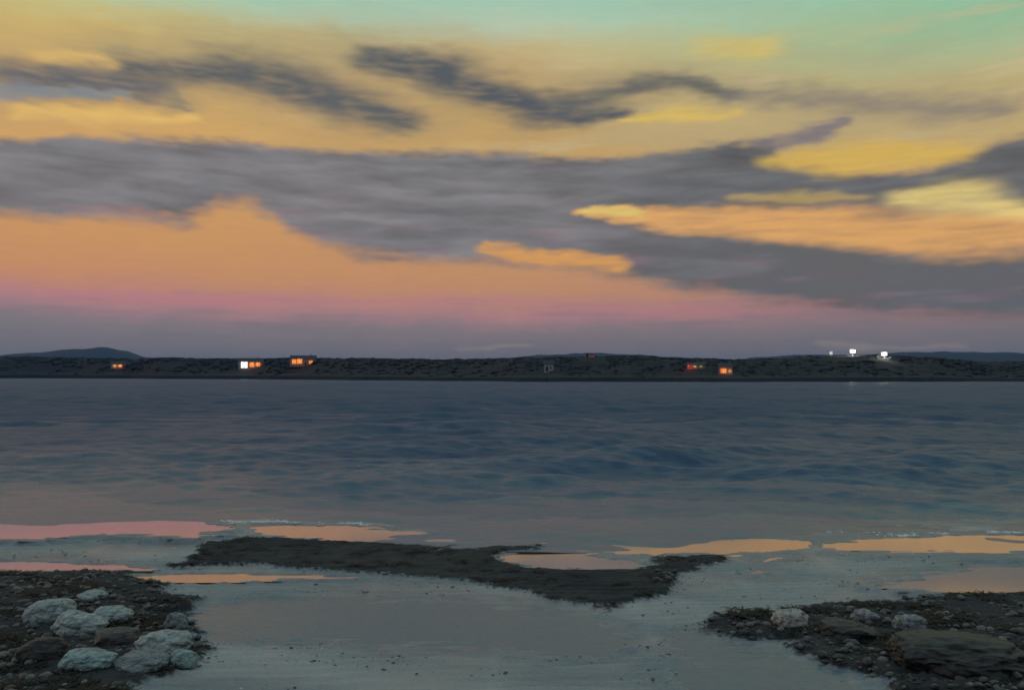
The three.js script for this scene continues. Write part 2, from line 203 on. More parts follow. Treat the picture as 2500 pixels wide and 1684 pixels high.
const [sandMap, sandRough] = (() => {
  const W = 2048, H = 1024, c = new Uint8Array(W * H * 4), r = new Uint8Array(W * H * 4);
  const enc = (v) => 255 * (v <= 0.0031308 ? v * 12.92 : 1.055 * Math.pow(v, 1 / 2.4) - 0.055);
  for (let j = 0; j < H; j++) for (let i = 0; i < W; i++) {
    const x = mix(TX[0], TX[1], (i + 0.5) / W), z = mix(TZ[0], TZ[1], (j + 0.5) / H), k = (j * W + i) * 4;
    const b = bankAt(x, z), p = fbm(x * 0.32 + 3, z * 0.9, 4), q = fbm(x * 1.3, z * 4.2 + 9, 4), g = n2(x * 31, z * 47);
    let near = 0; for (const f of films) { const d = reach(f, x, z, f.soft * 0.9); if (d > -1) near = Math.max(near, smooth(-0.75, -0.05, d + 0.5 * q)); }
    const wet = clamp(0.55 + p * 1.4 + q * 0.7 + near * 0.75);
    const sand = [mix(0.42, 0.24, wet), mix(0.42, 0.265, wet), mix(0.4, 0.28, wet)].map((v) => v * (1 + 0.34 * q + 0.14 * g));
    const weed = fbm(x * 2.6 + 40, z * 4.4, 4), mud = [mix(0.018, 0.04, clamp(0.5 + weed)), mix(0.018, 0.042, clamp(0.5 + weed)), mix(0.02, 0.046, clamp(0.5 + weed))].map((v) => v * (1 + 0.3 * g));
    for (let n = 0; n < 3; n++) c[k + n] = enc(clamp(mix(sand[n], mud[n], b)));
    c[k + 3] = r[k + 3] = 255;
    const ro = mix(mix(0.5, 0.17, wet), 0.88, b) + 0.1 * q; r[k] = r[k + 1] = r[k + 2] = clamp(ro) * 255;
  }
  const mk = (d, srgb) => { const t = new THREE.DataTexture(d, W, H); t.magFilter = THREE.LinearFilter; t.minFilter = THREE.LinearMipmapLinearFilter; t.generateMipmaps = true; t.wrapS = t.wrapT = THREE.MirroredRepeatWrapping; if (srgb) t.colorSpace = THREE.SRGBColorSpace; t.needsUpdate = true; return t; };
  return [mk(c, true), mk(r, false)];
})();
sandBump.channel = 1;
const sandMaterial = new THREE.MeshPhysicalMaterial({ specularIntensity: 0.9, map: sandMap, roughnessMap: sandRough, roughness: 1, bumpMap: sandBump, bumpScale: 0.03 });
function spread(a, b, step, low, high) {                   // even steps between a and b, growing ones out to low and high
  const v = []; for (let x = a; x <= b + 1e-6; x += step) v.push(x);
  let s = step; for (let x = a; x > low;) { s *= 1.35; x = Math.max(x - s, low); v.unshift(x); }
  s = step; for (let x = b; x < high;) { s *= 1.35; x = Math.min(x + s, high); v.push(x); }
  return v;
}
function sheet(xs, zs, h, uvA, uvB) {
  const nx = xs.length, nz = zs.length, p = new Float32Array(nx * nz * 3), u = new Float32Array(nx * nz * 2), u1 = new Float32Array(nx * nz * 2), idx = new Uint32Array((nx - 1) * (nz - 1) * 6);
  for (let j = 0; j < nz; j++) for (let i = 0; i < nx; i++) { const k = j * nx + i, x = xs[i], z = zs[j]; p[k * 3] = x; p[k * 3 + 1] = h(x, z); p[k * 3 + 2] = z; [u[k * 2], u[k * 2 + 1]] = uvA(x, z); [u1[k * 2], u1[k * 2 + 1]] = uvB(x, z); }
  let n = 0; for (let j = 0; j < nz - 1; j++) for (let i = 0; i < nx - 1; i++) { const a = j * nx + i, b = a + 1, c = a + nx, d = c + 1; idx[n++] = a; idx[n++] = c; idx[n++] = b; idx[n++] = b; idx[n++] = c; idx[n++] = d; }
  const g = new THREE.BufferGeometry(); g.setAttribute('position', new THREE.BufferAttribute(p, 3)); g.setAttribute('uv', new THREE.BufferAttribute(u, 2)); g.setAttribute('uv1', new THREE.BufferAttribute(u1, 2)); g.setIndex(new THREE.BufferAttribute(idx, 1)); g.computeVertexNormals(); return g;
}
structure('beach', sheet(spread(-13, 13, 0.045, -3000, 3000), spread(-19, -6, 0.04, -60, 1500), ground, (x, z) => [(x - TX[0]) / (TX[1] - TX[0]), (z - TZ[0]) / (TZ[1] - TZ[0])], (x, z) => [x / 1.7, z / 1.7]), sandMaterial);
console.log('beach done');

// standing water left by the tide: thin films on the seaward slopes and two shallow channels
const filmMaterial = new THREE.MeshPhysicalMaterial({ color: new THREE.Color(0.15, 0.14, 0.14), roughness: 0.08, ior: 2.33, clearcoat: 1, clearcoatRoughness: 0.06, bumpMap: waterBump, bumpScale: 0.009 });
const channelMaterial = new THREE.MeshPhysicalMaterial({ color: new THREE.Color(0.14, 0.185, 0.215), roughness: 0.14, ior: 1.33, specularIntensity: 0.85, bumpMap: waterBump, bumpScale: 0.012 });
for (const f of films) {
  const step = Math.max(0.03, Math.min(0.08, (f.x1 - f.x0 - 2) / 30)), pos = [], uv = [], idx = [], at = new Map();
  const nx = Math.ceil((f.x1 - f.x0) / step), nz = Math.ceil((f.z1 - f.z0) / step), ok = (i, j) => f.mask(f.x0 + (i + 0.5) * step, f.z0 + (j + 0.5) * step) > 0.28;
  const v = (i, j) => { const k = j * 9999 + i; if (!at.has(k)) { const x = f.x0 + i * step, z = f.z0 + j * step; at.set(k, pos.length / 3); pos.push(x, f.level(z), z); uv.push(x / 1.6, z / 1.6); } return at.get(k); };
  for (let j = 0; j < nz; j++) for (let i = 0; i < nx; i++) if (ok(i, j)) { const a = v(i, j), b = v(i + 1, j), c = v(i, j + 1), d = v(i + 1, j + 1); idx.push(a, c, b, b, c, d); }
  const g = new THREE.BufferGeometry(); g.setAttribute('position', new THREE.Float32BufferAttribute(pos, 3)); g.setAttribute('uv', new THREE.Float32BufferAttribute(uv, 2)); g.setIndex(idx); g.computeVertexNormals();
  structure(f.kind === 'film' ? 'tide_pool' : 'tidal_channel', g, f.kind === 'film' ? filmMaterial : channelMaterial);
}

// ---------------------------------------------------------------- sea: wind chop that dies out in the shallows
{
  const r = rng(5), waves = [];
  for (let i = 0; i < 26; i++) { const L = 0.4 * Math.pow(1.135, i), a = (r() - 0.5) * 1.7, k = 2 * Math.PI / L; waves.push({ L, kx: k * Math.sin(a), kz: k * Math.cos(a), amp: 0.0115 * Math.pow(L, 0.78) * (0.6 + 0.8 * r()), ph: r() * 6.28 }); }
  const rows = []; let d = 13.5, q = 0.0047; while (d < 1000) { rows.push(d); d *= 1 + q; } while (d < 5600) { rows.push(d); d *= 1.12; } rows.push(5600);
  const NA = 560, A = rad(66), n = rows.length, p = new Float32Array(n * (NA + 1) * 3), u = new Float32Array(n * (NA + 1) * 2);
  for (let j = 0; j < n; j++) for (let i = 0; i <= NA; i++) {
    const k = j * (NA + 1) + i, dist = rows[j], a = mix(-A, A, i / NA), x = Math.tan(a) * dist * 0.55 + Math.sin(a) * dist * 0.45, z = -dist * mix(1, Math.cos(a), 0.45);
    const cell = dist * 0.0055, gust = 0.75 + 0.75 * fbm(x * 0.012, z * 0.02 + 7, 3) + 0.35 * fbm(x * 0.08, z * 0.11, 3), shallow = 0.25 + 0.75 * smooth(0, 9, dist - shoreAt(x));
    let y = 0; for (const w of waves) { const keep = smooth(2.2, 5, w.L / cell); if (keep > 0) { const s = Math.sin(w.kx * x + w.kz * z + w.ph + 0.6 * Math.sin(x * 0.21 + w.ph * 3)); y += keep * w.amp * (s + 0.25 * s * s); } }
    p[k * 3] = x; p[k * 3 + 1] = y * clamp(gust, 0.25, 1.7) * shallow * (dist > 900 ? 0 : 1); p[k * 3 + 2] = z; u[k * 2] = x / 2.6; u[k * 2 + 1] = z / 2.6;
  }
  const full = new THREE.BufferGeometry(); full.setAttribute('position', new THREE.BufferAttribute(p, 3)); full.setAttribute('uv', new THREE.BufferAttribute(u, 2));
  const all = [], zone = [[], [], [], [], [], []], limit = [1.6, 4, 8, 16, 34];                // metres off the shore: calm shallows to wind-roughened open water
  for (let j = 0; j < n - 1; j++) for (let i = 0; i < NA; i++) {
    const a = j * (NA + 1) + i, b = a + 1, c = a + NA + 1, e = c + 1, x = p[a * 3], z = p[a * 3 + 2], off = (-z - shoreAt(x)) * (1 + 0.9 * fbm(x * 0.12, z * 0.4, 4)) + 0.5 * fbm(x * 0.8, z * 2, 2);
    let k = 0; while (k < 5 && off > limit[k]) k++;
    zone[k].push(a, b, c, b, e, c); all.push(a, b, c, b, e, c);
  }
  full.setIndex(all); full.computeVertexNormals();
  const look = [[0.014, 0.16, 0.36], [0.026, 0.2, 0.31], [0.044, 0.24, 0.27], [0.066, 0.29, 0.23], [0.09, 0.34, 0.21], [0.12, 0.4, 0.11]];   // ripple height, roughness, sheen; the first strips carry stirred-up sand
  zone.forEach((idx, k) => {
    const at = new Map(), P = [], U = [], N = [], I = idx.map((v) => { if (!at.has(v)) { at.set(v, P.length / 3); for (let q = 0; q < 3; q++) { P.push(p[v * 3 + q]); N.push(full.attributes.normal.array[v * 3 + q]); } U.push(u[v * 2], u[v * 2 + 1]); } return at.get(v); });
    const g = new THREE.BufferGeometry(); g.setAttribute('position', new THREE.Float32BufferAttribute(P, 3)); g.setAttribute('normal', new THREE.Float32BufferAttribute(N, 3)); g.setAttribute('uv', new THREE.Float32BufferAttribute(U, 2)); g.setIndex(I);
    structure('sea', g, new THREE.MeshPhysicalMaterial({ color: new THREE.Color(...[[0.115, 0.18, 0.225], [0.095, 0.16, 0.215], [0.078, 0.14, 0.205], [0.064, 0.12, 0.192]][k] ?? [0.052, 0.102, 0.178]), roughness: look[k][1], ior: 1.33, specularIntensity: look[k][2], bumpMap: waterBump, bumpScale: look[k][0] }));
  });
}
console.log('sea done');

// ---------------------------------------------------------------- far shore
const headFront = (a) => table(HEADLAND, a, 1) + 9 * fbm(a * 0.5, 2.2, 4) + 2.5 * n2(a * 5, 8.8), headHeight = (a) => table(HEADLAND, a, 2);
function headland(a, r) {                                  // height of the low headland at azimuth a (degrees), distance r
  const D = headFront(a), t = (r - D) / 80, h = headHeight(a) - 1.2;
  const up = t < 0 ? t * 6 : h * (0.16 * smooth(0, 0.04, t) + 0.84 * smooth(0.02, 1, t)) * (1 - 0.5 * smooth(1.2, 4, t));
  const ax = r * Math.sin(rad(a)), az = r * Math.cos(rad(a));
  return up + (t > 0 ? smooth(0, 0.3, t) * (1.1 * fbm(ax * 0.03, az * 0.03, 4) + 0.5 * n2(ax * 0.17, az * 0.17)) : 0);
}
const polar = (a, r) => [r * Math.sin(rad(a)), -r * Math.cos(rad(a))];
{
  const NA = 700, ts = [-0.08, -0.02, 0.0, 0.02, 0.05]; for (let t = 0.08; t < 1.3; t += 0.035) ts.push(t); for (let t = 1.4; t < 5; t += 0.3) ts.push(t);
  const p = [], c = [], idx = [], r = rng(3);
  for (const t of ts) for (let i = 0; i <= NA; i++) {
    const a = mix(-58, 58, i / NA), R = headFront(a) + t * 80, [x, z] = polar(a, R); p.push(x, headland(a, R), z);
    const n = fbm(x * 0.02, z * 0.05, 4), rock = t < 0.06 ? 1 : 0, k = 1 + 0.5 * n; c.push(...(rock ? [0.009 * k, 0.011 * k, 0.014 * k] : [0.009 * k, 0.012 * k, 0.015 * k]));
  }
  for (let j = 0; j < ts.length - 1; j++) for (let i = 0; i < NA; i++) { const a = j * (NA + 1) + i, b = a + 1, e = a + NA + 1, f = e + 1; idx.push(a, b, e, b, f, e); }
  const g = new THREE.BufferGeometry(); g.setAttribute('position', new THREE.Float32BufferAttribute(p, 3)); g.setAttribute('color', new THREE.Float32BufferAttribute(c, 3)); g.setIndex(idx); g.computeVertexNormals();
  structure('headland', g, new THREE.MeshStandardMaterial({ vertexColors: true, roughness: 1 }));
}
function hill(points, R, seed) {
  const a0 = points[0][0], a1 = points[points.length - 1][0], NA = 240, NT = 24, p = [], idx = [];
  for (let j = 0; j <= NT; j++) for (let i = 0; i <= NA; i++) {
    const a = mix(a0, a1, i / NA), t = j / NT, up = smooth(0, 0.6, t) * (1 - 0.7 * smooth(0.6, 1, t)), r = R + (t - 0.6) * R * 0.3, [x, z] = polar(a, r);
    p.push(x, Math.max(-3, up * (EYE + Math.tan(rad(table(points, a))) * R * (1 + 0.05 * fbm(a * 0.9 + seed, t * 3, 4))) - 3 * (1 - up)), z);
  }
  for (let j = 0; j < NT; j++) for (let i = 0; i < NA; i++) { const a = j * (NA + 1) + i, b = a + 1, c = a + NA + 1, d = c + 1; idx.push(a, b, c, b, d, c); }
  const g = new THREE.BufferGeometry(); g.setAttribute('position', new THREE.Float32BufferAttribute(p, 3)); g.setIndex(idx); g.computeVertexNormals();
  return structure('hill', g, hillMaterial);
}
const hillMaterial = new THREE.MeshStandardMaterial({ color: new THREE.Color(0.028, 0.036, 0.034), roughness: 1 });
hill(HILL_A, 4200, 1); hill(HILL_B, 3600, 5); hill(HILL_C, 3800, 9);

// scrub over the headland, one mass at this distance
{
  const tufts = []; const r = rng(91);
  for (let k = 0; k < 3; k++) {
    const g = mergeVertices(new THREE.IcosahedronGeometry(1, 3).deleteAttribute('normal').deleteAttribute('uv')), p = g.attributes.position;
    for (let i = 0; i < p.count; i++) { const x = p.getX(i), y = p.getY(i), z = p.getZ(i), s = 1 + 0.35 * n3(x * 2.1 + k * 7, y * 2.1, z * 2.1) + 0.28 * n3(x * 5, y * 5 + k, z * 5); p.setXYZ(i, x * s, Math.max(y * s * 0.7, -0.3), z * s); }
    g.computeVertexNormals(); tufts.push(g);
  }
  const m = new THREE.MeshStandardMaterial({ color: 0xffffff, roughness: 1 }), M = new THREE.Matrix4(), Q = new THREE.Quaternion(), c = new THREE.Color(), Y = new THREE.Vector3(0, 1, 0);
  tufts.forEach((g, k) => {
    const N = 1700, inst = new THREE.InstancedMesh(g, m, N); let n = 0;
    while (n < N) {
      const a = mix(-40, 40, r()), D = headFront(a), t = 0.06 + 1.15 * Math.sqrt(r()), R = D + t * 80, [x, z] = polar(a, R);
      if (fbm(x * 0.02 + 5, z * 0.03, 3) < -0.3 * r()) continue;
      if (SITES.some(([sa, se], i) => Math.abs((a - sa) * rad(1) * R) < (i === 1 ? 11 : 6) && R < siteAt(i).r + 6 && R > siteAt(i).r - 25)) continue;
      const s = mix(0.9, 2.3, r() ** 2) * (D > 500 ? 1.35 : 1);
      M.compose(new THREE.Vector3(x, headland(a, R) - 0.25 * s, z), Q.setFromAxisAngle(Y, r() * 6.28), new THREE.Vector3(s * mix(0.8, 1.6, r()), s * mix(0.35, 0.75, r()), s * mix(0.8, 1.6, r())));
      inst.setMatrixAt(n, M); const v = mix(0.8, 1.25, r()); inst.setColorAt(n, c.setRGB(0.014 * v, 0.018 * v, 0.021 * v)); n++;
    }
    inst.name = k ? 'scrub_00' + k : 'scrub'; inst.userData.kind = 'stuff'; tag(inst, ['dark scrub covering the far headland slopes', 'low dark bushes massed along the far headland', 'dark heath thicket on the far headland ridge'][k], 'scrub'); scene.add(shade(inst));
  });
}
function siteAt(i) {                                       // the spot on the slope that lies at this elevation
  if (siteAt[i]) return siteAt[i];
  const [a, e] = SITES[i], D = headFront(a); let best = null;
  for (let r = D + 3; r < D + 84; r += 0.5) { const y = headland(a, r), q = Math.abs(Math.atan2(y - EYE, r) * 180 / Math.PI - e); if (!best || q < best.q) best = { q, r, y, a }; }
  const [x, z] = polar(a, best.r); return siteAt[i] = { ...best, x, z };
}
scene.fog = new THREE.FogExp2(new THREE.Color(0.2, 0.42, 1), 0.000085);   // evening air, blue over kilometres
console.log('shore done');

// ---------------------------------------------------------------- buildings and lamps on the far shore
const wallPaint = (r, g, b) => new THREE.MeshStandardMaterial({ color: new THREE.Color(r, g, b), roughness: 0.9 });
const M = {
  wall: wallPaint(0.22, 0.21, 0.2), pale: wallPaint(0.36, 0.37, 0.37), pink: wallPaint(0.72, 0.34, 0.3), slate: wallPaint(0.06, 0.065, 0.075), timber: wallPaint(0.05, 0.04, 0.03), frame: wallPaint(0.5, 0.5, 0.48), metal: new THREE.MeshStandardMaterial({ color: new THREE.Color(0.3, 0.31, 0.32), roughness: 0.5, metalness: 0.7 }),
  dark: new THREE.MeshStandardMaterial({ color: new THREE.Color(0.02, 0.025, 0.03), roughness: 0.15 }),
};
const glow = (r, g, b, k) => new THREE.MeshStandardMaterial({ color: new THREE.Color(0.05, 0.05, 0.05), emissive: new THREE.Color(r, g, b), emissiveIntensity: k, roughness: 0.4 });
const three = (r, g, b, k) => [glow(r, g, b, k), glow(r, g * 1.15, b * 1.2, k * 0.62), glow(r, g * 0.85, b * 0.8, k * 1.15)];   // uneven light indoors
const LIT = { orange: three(1, 0.28, 0.05, 1.0), amber: three(1, 0.4, 0.1, 0.6), white: three(1, 0.97, 0.92, 1.5), yellow: three(1, 0.72, 0.12, 0.7), red: three(1, 0.08, 0.04, 0.8) };
const LAMP = { orange: 0xff8a40, amber: 0xffa850, white: 0xfff4e6, yellow: 0xffd860, red: 0xff3020 };
function box(w, h, d, x, y, z) { const g = new THREE.BoxGeometry(w, h, d); g.translate(x, y, z); return g; }
function light(parent, kind, x, y, z, power) { const l = new THREE.PointLight(LAMP[kind], power, 0, 2); l.position.set(x, y, z); l.castShadow = true; l.shadow.radius = 12; l.name = 'lamp_light'; parent.add(l); }
function house(site, { w, d, h, roof, wall = M.wall, windows, chimney = true, door, power = 8, turn = 0, label, group, name = 'house', category = 'house' }) {
  const s = siteAt(site), o = new THREE.Group(); o.name = name; scene.add(o);
  o.position.set(s.x, s.y - 0.5, s.z); o.rotation.y = -rad(s.a) + turn;          // the lit front looks over the water
  part('wall', box(w, h + 1.0, d, 0, h / 2, 0), wall, o);
  const sh = new THREE.Shape([[-w / 2 - 0.3, 0], [w / 2 + 0.3, 0], [w / 2 - 0.2, roof], [-w / 2 + 0.2, roof]].map((q) => new THREE.Vector2(...q)));
  const rg = new THREE.BufferGeometry();
  { const a = w / 2 + 0.3, b = d / 2 + 0.4, y0 = h + 0.5, y1 = h + 0.5 + roof, q = w / 2 + 0.3;
    const v = [[-a, y0, b], [a, y0, b], [q, y1, 0], [-q, y1, 0], [-a, y0, -b], [a, y0, -b]], tri = [0, 1, 2, 0, 2, 3, 5, 4, 3, 5, 3, 2, 4, 0, 3, 1, 5, 2, 0, 4, 5, 0, 5, 1];
    rg.setAttribute('position', new THREE.Float32BufferAttribute(tri.flatMap((i) => v[i]), 3)); rg.computeVertexNormals(); }
  const r = part('roof', rg, M.slate, o);
  if (chimney) part('chimney', box(0.7, 1.6, 0.7, w * 0.3, h + 0.5 + roof + 0.2, 0), M.wall, r);
  for (const [x, y, ww, wh, kind] of windows) {
    const f = part('window', mergeGeometries([box(ww + 0.24, 0.12, 0.12, x, y + wh / 2 + 0.06, d / 2 + 0.04), box(ww + 0.24, 0.12, 0.16, x, y - wh / 2 - 0.06, d / 2 + 0.06), box(0.12, wh, 0.12, x - ww / 2 - 0.06, y, d / 2 + 0.04), box(0.12, wh, 0.12, x + ww / 2 + 0.06, y, d / 2 + 0.04), box(0.08, wh, 0.1, x, y, d / 2 + 0.05)]), M.frame, o);
    const nx = Math.max(1, Math.round(ww / 0.9)), ny = wh > 1.4 ? 2 : 1;
    for (let i = 0; i < nx; i++) for (let j = 0; j < ny; j++) part('pane', box(ww / nx - 0.1, wh / ny - 0.1, 0.04, x - ww / 2 + (i + 0.5) * ww / nx, y - wh / 2 + (j + 0.5) * wh / ny, d / 2 + 0.03), kind ? LIT[kind][(i * 2 + j * 3 + Math.round(x + 20)) % 3] : M.dark, f);
    if (kind && power) light(o, kind, x, y, d / 2 + 0.9, power * ww * wh / 4);
  }
  if (door !== undefined) { const dr = part('door', box(1, 2.1, 0.1, door, 1.55, d / 2 + 0.05), M.timber, o); part('handle', box(0.12, 0.05, 0.08, door + 0.35, 1.5, d / 2 + 0.13), M.metal, dr); }
  return tag(shade(o), label, category, group);
}
house(0, { w: 11, d: 7, h: 3.4, roof: 2.4, windows: [[-2.6, 2.2, 2.6, 2.0, 'amber'], [1.6, 2.2, 3.4, 2.0, 'orange']], door: 4.2, label: 'small dark house with two dim amber windows, leftmost light on far shore' });
house(1, { w: 17, d: 8, h: 5.2, roof: 2.6, windows: [[-5.2, 3.2, 4.6, 4.6, 'white'], [0.2, 3.4, 3.2, 3.6, 'orange'], [4.4, 3.7, 3.2, 3.0, 'orange']], door: 7.2, power: 6, turn: 0.12, label: 'long lit house with one bright white window wall beside orange windows' });
house(2, { w: 17, d: 7, h: 4.4, roof: 2.4, windows: [[-5.6, 3.0, 2.8, 3.2, 'orange'], [-2.0, 3.3, 3.4, 3.6, 'orange'], [5.6, 2.6, 2.6, 2.0, 'orange']], door: 2.0, power: 6, turn: -0.15, label: 'house with three orange windows, right of the white lit house' });
house(3, { w: 4.6, d: 4.6, h: 3.4, roof: 1.9, wall: M.pale, windows: [[0.9, 2.1, 0.9, 0.9, null]], chimney: false, door: -0.9, label: 'small unlit pale grey cottage in the middle of the far shore' });
house(4, { w: 8, d: 4, h: 1.9, roof: 1.1, windows: [[-0.6, 1.5, 1.4, 0.5, 'yellow'], [2.2, 1.55, 1.0, 0.4, 'yellow']], chimney: false, power: 6, name: 'boathouse', category: 'boathouse', label: 'low boathouse with a thin row of yellow windows and a red lamp' });
{ const o = scene.getObjectByName('boathouse'), b = part('lamp_bracket', box(0.1, 0.1, 0.5, -3.4, 1.9, 2.2), M.metal, o), l = part('lamp', new THREE.SphereGeometry(0.3, 16, 12).translate(-3.4, 1.75, 2.6), LIT.red[0], b); l.castShadow = true; light(o, 'red', -3.4, 1.75, 3.2, 14); }
house(5, { w: 6, d: 5, h: 3.0, roof: 1.7, windows: [[-0.9, 1.75, 2.6, 2.0, 'orange'], [1.8, 1.6, 1.2, 1.4, 'amber']], chimney: true, power: 7, label: 'little house by the water with a wide glowing orange window' });
house(6, { w: 5, d: 4, h: 1.5, roof: 0.7, wall: M.pink, windows: [[0.8, 1.3, 0.6, 0.6, null]], chimney: false, door: -1.2, label: 'low pink walled hut on the ridge of the headland' });

// two bright floodlight masts and a dim one on the right-hand ridge
function mast(site, lamp, tall, heads, label) {
  const s = siteAt(site), o = new THREE.Group(); o.name = 'floodlight_mast' + (mast.n ? '_00' + mast.n : ''); mast.n = (mast.n ?? 0) + 1; scene.add(o);
  o.position.set(s.x, s.y - 0.3, s.z); o.rotation.y = -rad(s.a);
  part('base', new THREE.CylinderGeometry(0.35, 0.45, 0.7, 12).translate(0, 0.35, 0), M.pale, o);
  part('pole', new THREE.CylinderGeometry(0.08, 0.16, tall, 10).translate(0, tall / 2, 0), M.metal, o);
  part('crossbar', box(heads * 0.95, 0.12, 0.12, 0, tall - 0.1, 0.1), M.metal, o);
  for (let k = 0; k < heads; k++) for (let j = 0; j < 2; j++) {
    const x = (k - (heads - 1) / 2) * 0.95, y = tall - 0.55 + j * 0.9;
    const h = part('lamp_head', mergeGeometries([box(0.84, 0.06, 0.3, x, y + 0.41, 0.3), box(0.84, 0.06, 0.3, x, y - 0.41, 0.3), box(0.06, 0.76, 0.3, x - 0.39, y, 0.3), box(0.06, 0.76, 0.3, x + 0.39, y, 0.3), box(0.84, 0.84, 0.06, x, y, 0.13)]), M.metal, o);
    part('lens', box(0.7, 0.74, 0.05, x, y, 0.36), lamp, h);
  }
  light(o, 'white', 0, tall - 0.1, 1.4, lamp === dim ? 8 : 130);
  return tag(shade(o), label, 'floodlight', 'floodlight masts on the right ridge');
}
const dim = glow(1, 0.97, 0.95, 0.28);
mast(7, LIT.white[0], 2.6, 3, 'floodlight mast with bright white lamps, left of the two lit ones on right ridge');
mast(8, LIT.white[0], 2.4, 3, 'floodlight mast with bright white lamps among pale bushes, rightmost on the far shore');
mast(9, dim, 1.9, 2, 'small dim grey lamp mast just left of the white floodlights');

// pale bushes that catch the lamps
{
  const r = rng(44), leaf = new THREE.MeshPhysicalMaterial({ color: new THREE.Color(0.3, 0.34, 0.32), roughness: 0.9, side: THREE.DoubleSide }), stem = wallPaint(0.12, 0.1, 0.08);
  const spots = [[8, -2.6, 0.8, 1.1, 'pale bush left of the rightmost white floodlight'], [8, 2.6, 0.6, 1.2, 'pale bush right of the rightmost white floodlight'], [8, 0.6, 1.6, 0.8, 'small pale bush in front of the rightmost white floodlight'], [7, 2.3, 0.8, 0.9, 'pale bush beside the left white floodlight, on its right'], [7, -2.2, 0.6, 0.8, 'small pale bush beside the left white floodlight, on its left']];
  spots.forEach(([site, dx, dz, size, label], k) => {
    const s = siteAt(site), o = new THREE.Group(); o.name = k ? 'bush_00' + k : 'bush';
    const c = Math.cos(-rad(s.a)), sn = Math.sin(-rad(s.a)), x = s.x + dx * c + dz * sn, z = s.z - dx * sn + dz * c, R = Math.hypot(x, z), a = Math.atan2(x, -z) * 180 / Math.PI;
    o.position.set(x, headland(a, R) - 0.15, z); scene.add(o);
    const leaves = [], stems = [];
    for (let i = 0; i < 90; i++) { const g = new THREE.CircleGeometry(0.16 * size * mix(0.7, 1.4, r()), 5), th = r() * 6.28, ph = Math.acos(mix(0, 1, r())), q = size * Math.cbrt(r()); g.scale(0.6, 1, 1); g.rotateX(r() * 3); g.rotateY(r() * 6.28); g.translate(q * Math.sin(ph) * Math.cos(th), 0.3 * size + q * Math.cos(ph) * 1.1, q * Math.sin(ph) * Math.sin(th)); leaves.push(g); }
    for (let i = 0; i < 5; i++) { const g = new THREE.CylinderGeometry(0.02, 0.04, size * 1.2, 5); g.translate(0, size * 0.6, 0); g.rotateZ((r() - 0.5) * 1.1); g.rotateY(r() * 6.28); stems.push(g); }
    part('foliage', mergeGeometries(leaves), leaf, o); part('stem', mergeGeometries(stems), stem, o);
    tag(shade(o), label, 'bush', 'pale bushes round the floodlights');
  });
}

// ---------------------------------------------------------------- stones on the dark beds
const rockMap = (() => {                                   // mineral grain, dark seams and patches of lichen
  const n = 512, d = new Uint8Array(n * n * 4), f = loop((u, v) => 0.74 + 0.22 * fbm(u * 6, v * 6, 4) + 0.16 * n2(u * 120, v * 120) - 0.26 * Math.pow(Math.max(0, 1 - 7 * Math.abs(fbm(u * 4 + 3, v * 5, 4))), 2)), l = loop((u, v) => smooth(0.18, 0.26, fbm(u * 9 + 40, v * 9, 4)));
  for (let y = 0; y < n; y++) for (let x = 0; x < n; x++) { const a = clamp(f(x / n, y / n), 0.1, 1), b = l(x / n, y / n) * 0.25, i = (y * n + x) * 4; d[i] = 255 * mix(a, 0.62, b); d[i + 1] = 255 * mix(a, 0.6, b); d[i + 2] = 255 * mix(a, 0.42, b); d[i + 3] = 255; }
  const t = new THREE.DataTexture(d, n, n); t.wrapS = t.wrapT = THREE.RepeatWrapping; t.magFilter = THREE.LinearFilter; t.colorSpace = THREE.SRGBColorSpace; t.needsUpdate = true; return t;
})();
const rockMaterial = new THREE.MeshStandardMaterial({ vertexColors: true, map: rockMap, roughness: 0.5, bumpMap: rockBump, bumpScale: 0.012 });
const TONE = { pale: [0.64, 0.72, 0.71], teal: [0.5, 0.7, 0.69], slate: [0.38, 0.44, 0.47], warm: [0.76, 0.72, 0.65], brown: [0.15, 0.125, 0.115], dark: [0.05, 0.045, 0.04], grey: [0.42, 0.44, 0.46] };
const ROCK_LOOK = [
  ['pale', 'small flat pale grey stone at the back of the left rock bed'],
  ['pale', 'rounded pale grey green stone, leftmost of the pale stones'],
  ['pale', 'long tilted pale stone between the leftmost stone and the brown one'],
  ['pale', 'domed pale grey green stone in the middle of the left rock bed'],
  ['slate', 'small upright grey stone at the right edge of the left rock bed'],
  ['pale', 'broad flat grey stone, largest at the right of the left bed'],
  ['teal', 'blue green stone at the lower left front of the left bed'],
  ['slate', 'low slate grey stone between two blue green stones in front'],
  ['teal', 'small blue green stone at the right front of the left bed'],
  ['brown', 'dark brown stone in the centre of the left rock bed'],
  ['dark', 'dark brown boulder at the far left of the left bed'],
  ['warm', 'pale warm grey stone, leftmost on the right rock bed'],
  ['grey', 'small grey stone behind the dark boulder on the right bed'],
  ['grey', 'grey stone at the back of the largest dark boulder'],
  ['dark', 'dark brown rounded boulder in the middle of the right bed'],
  ['dark', 'largest boulder, very dark and low, at the lower right corner'],
];
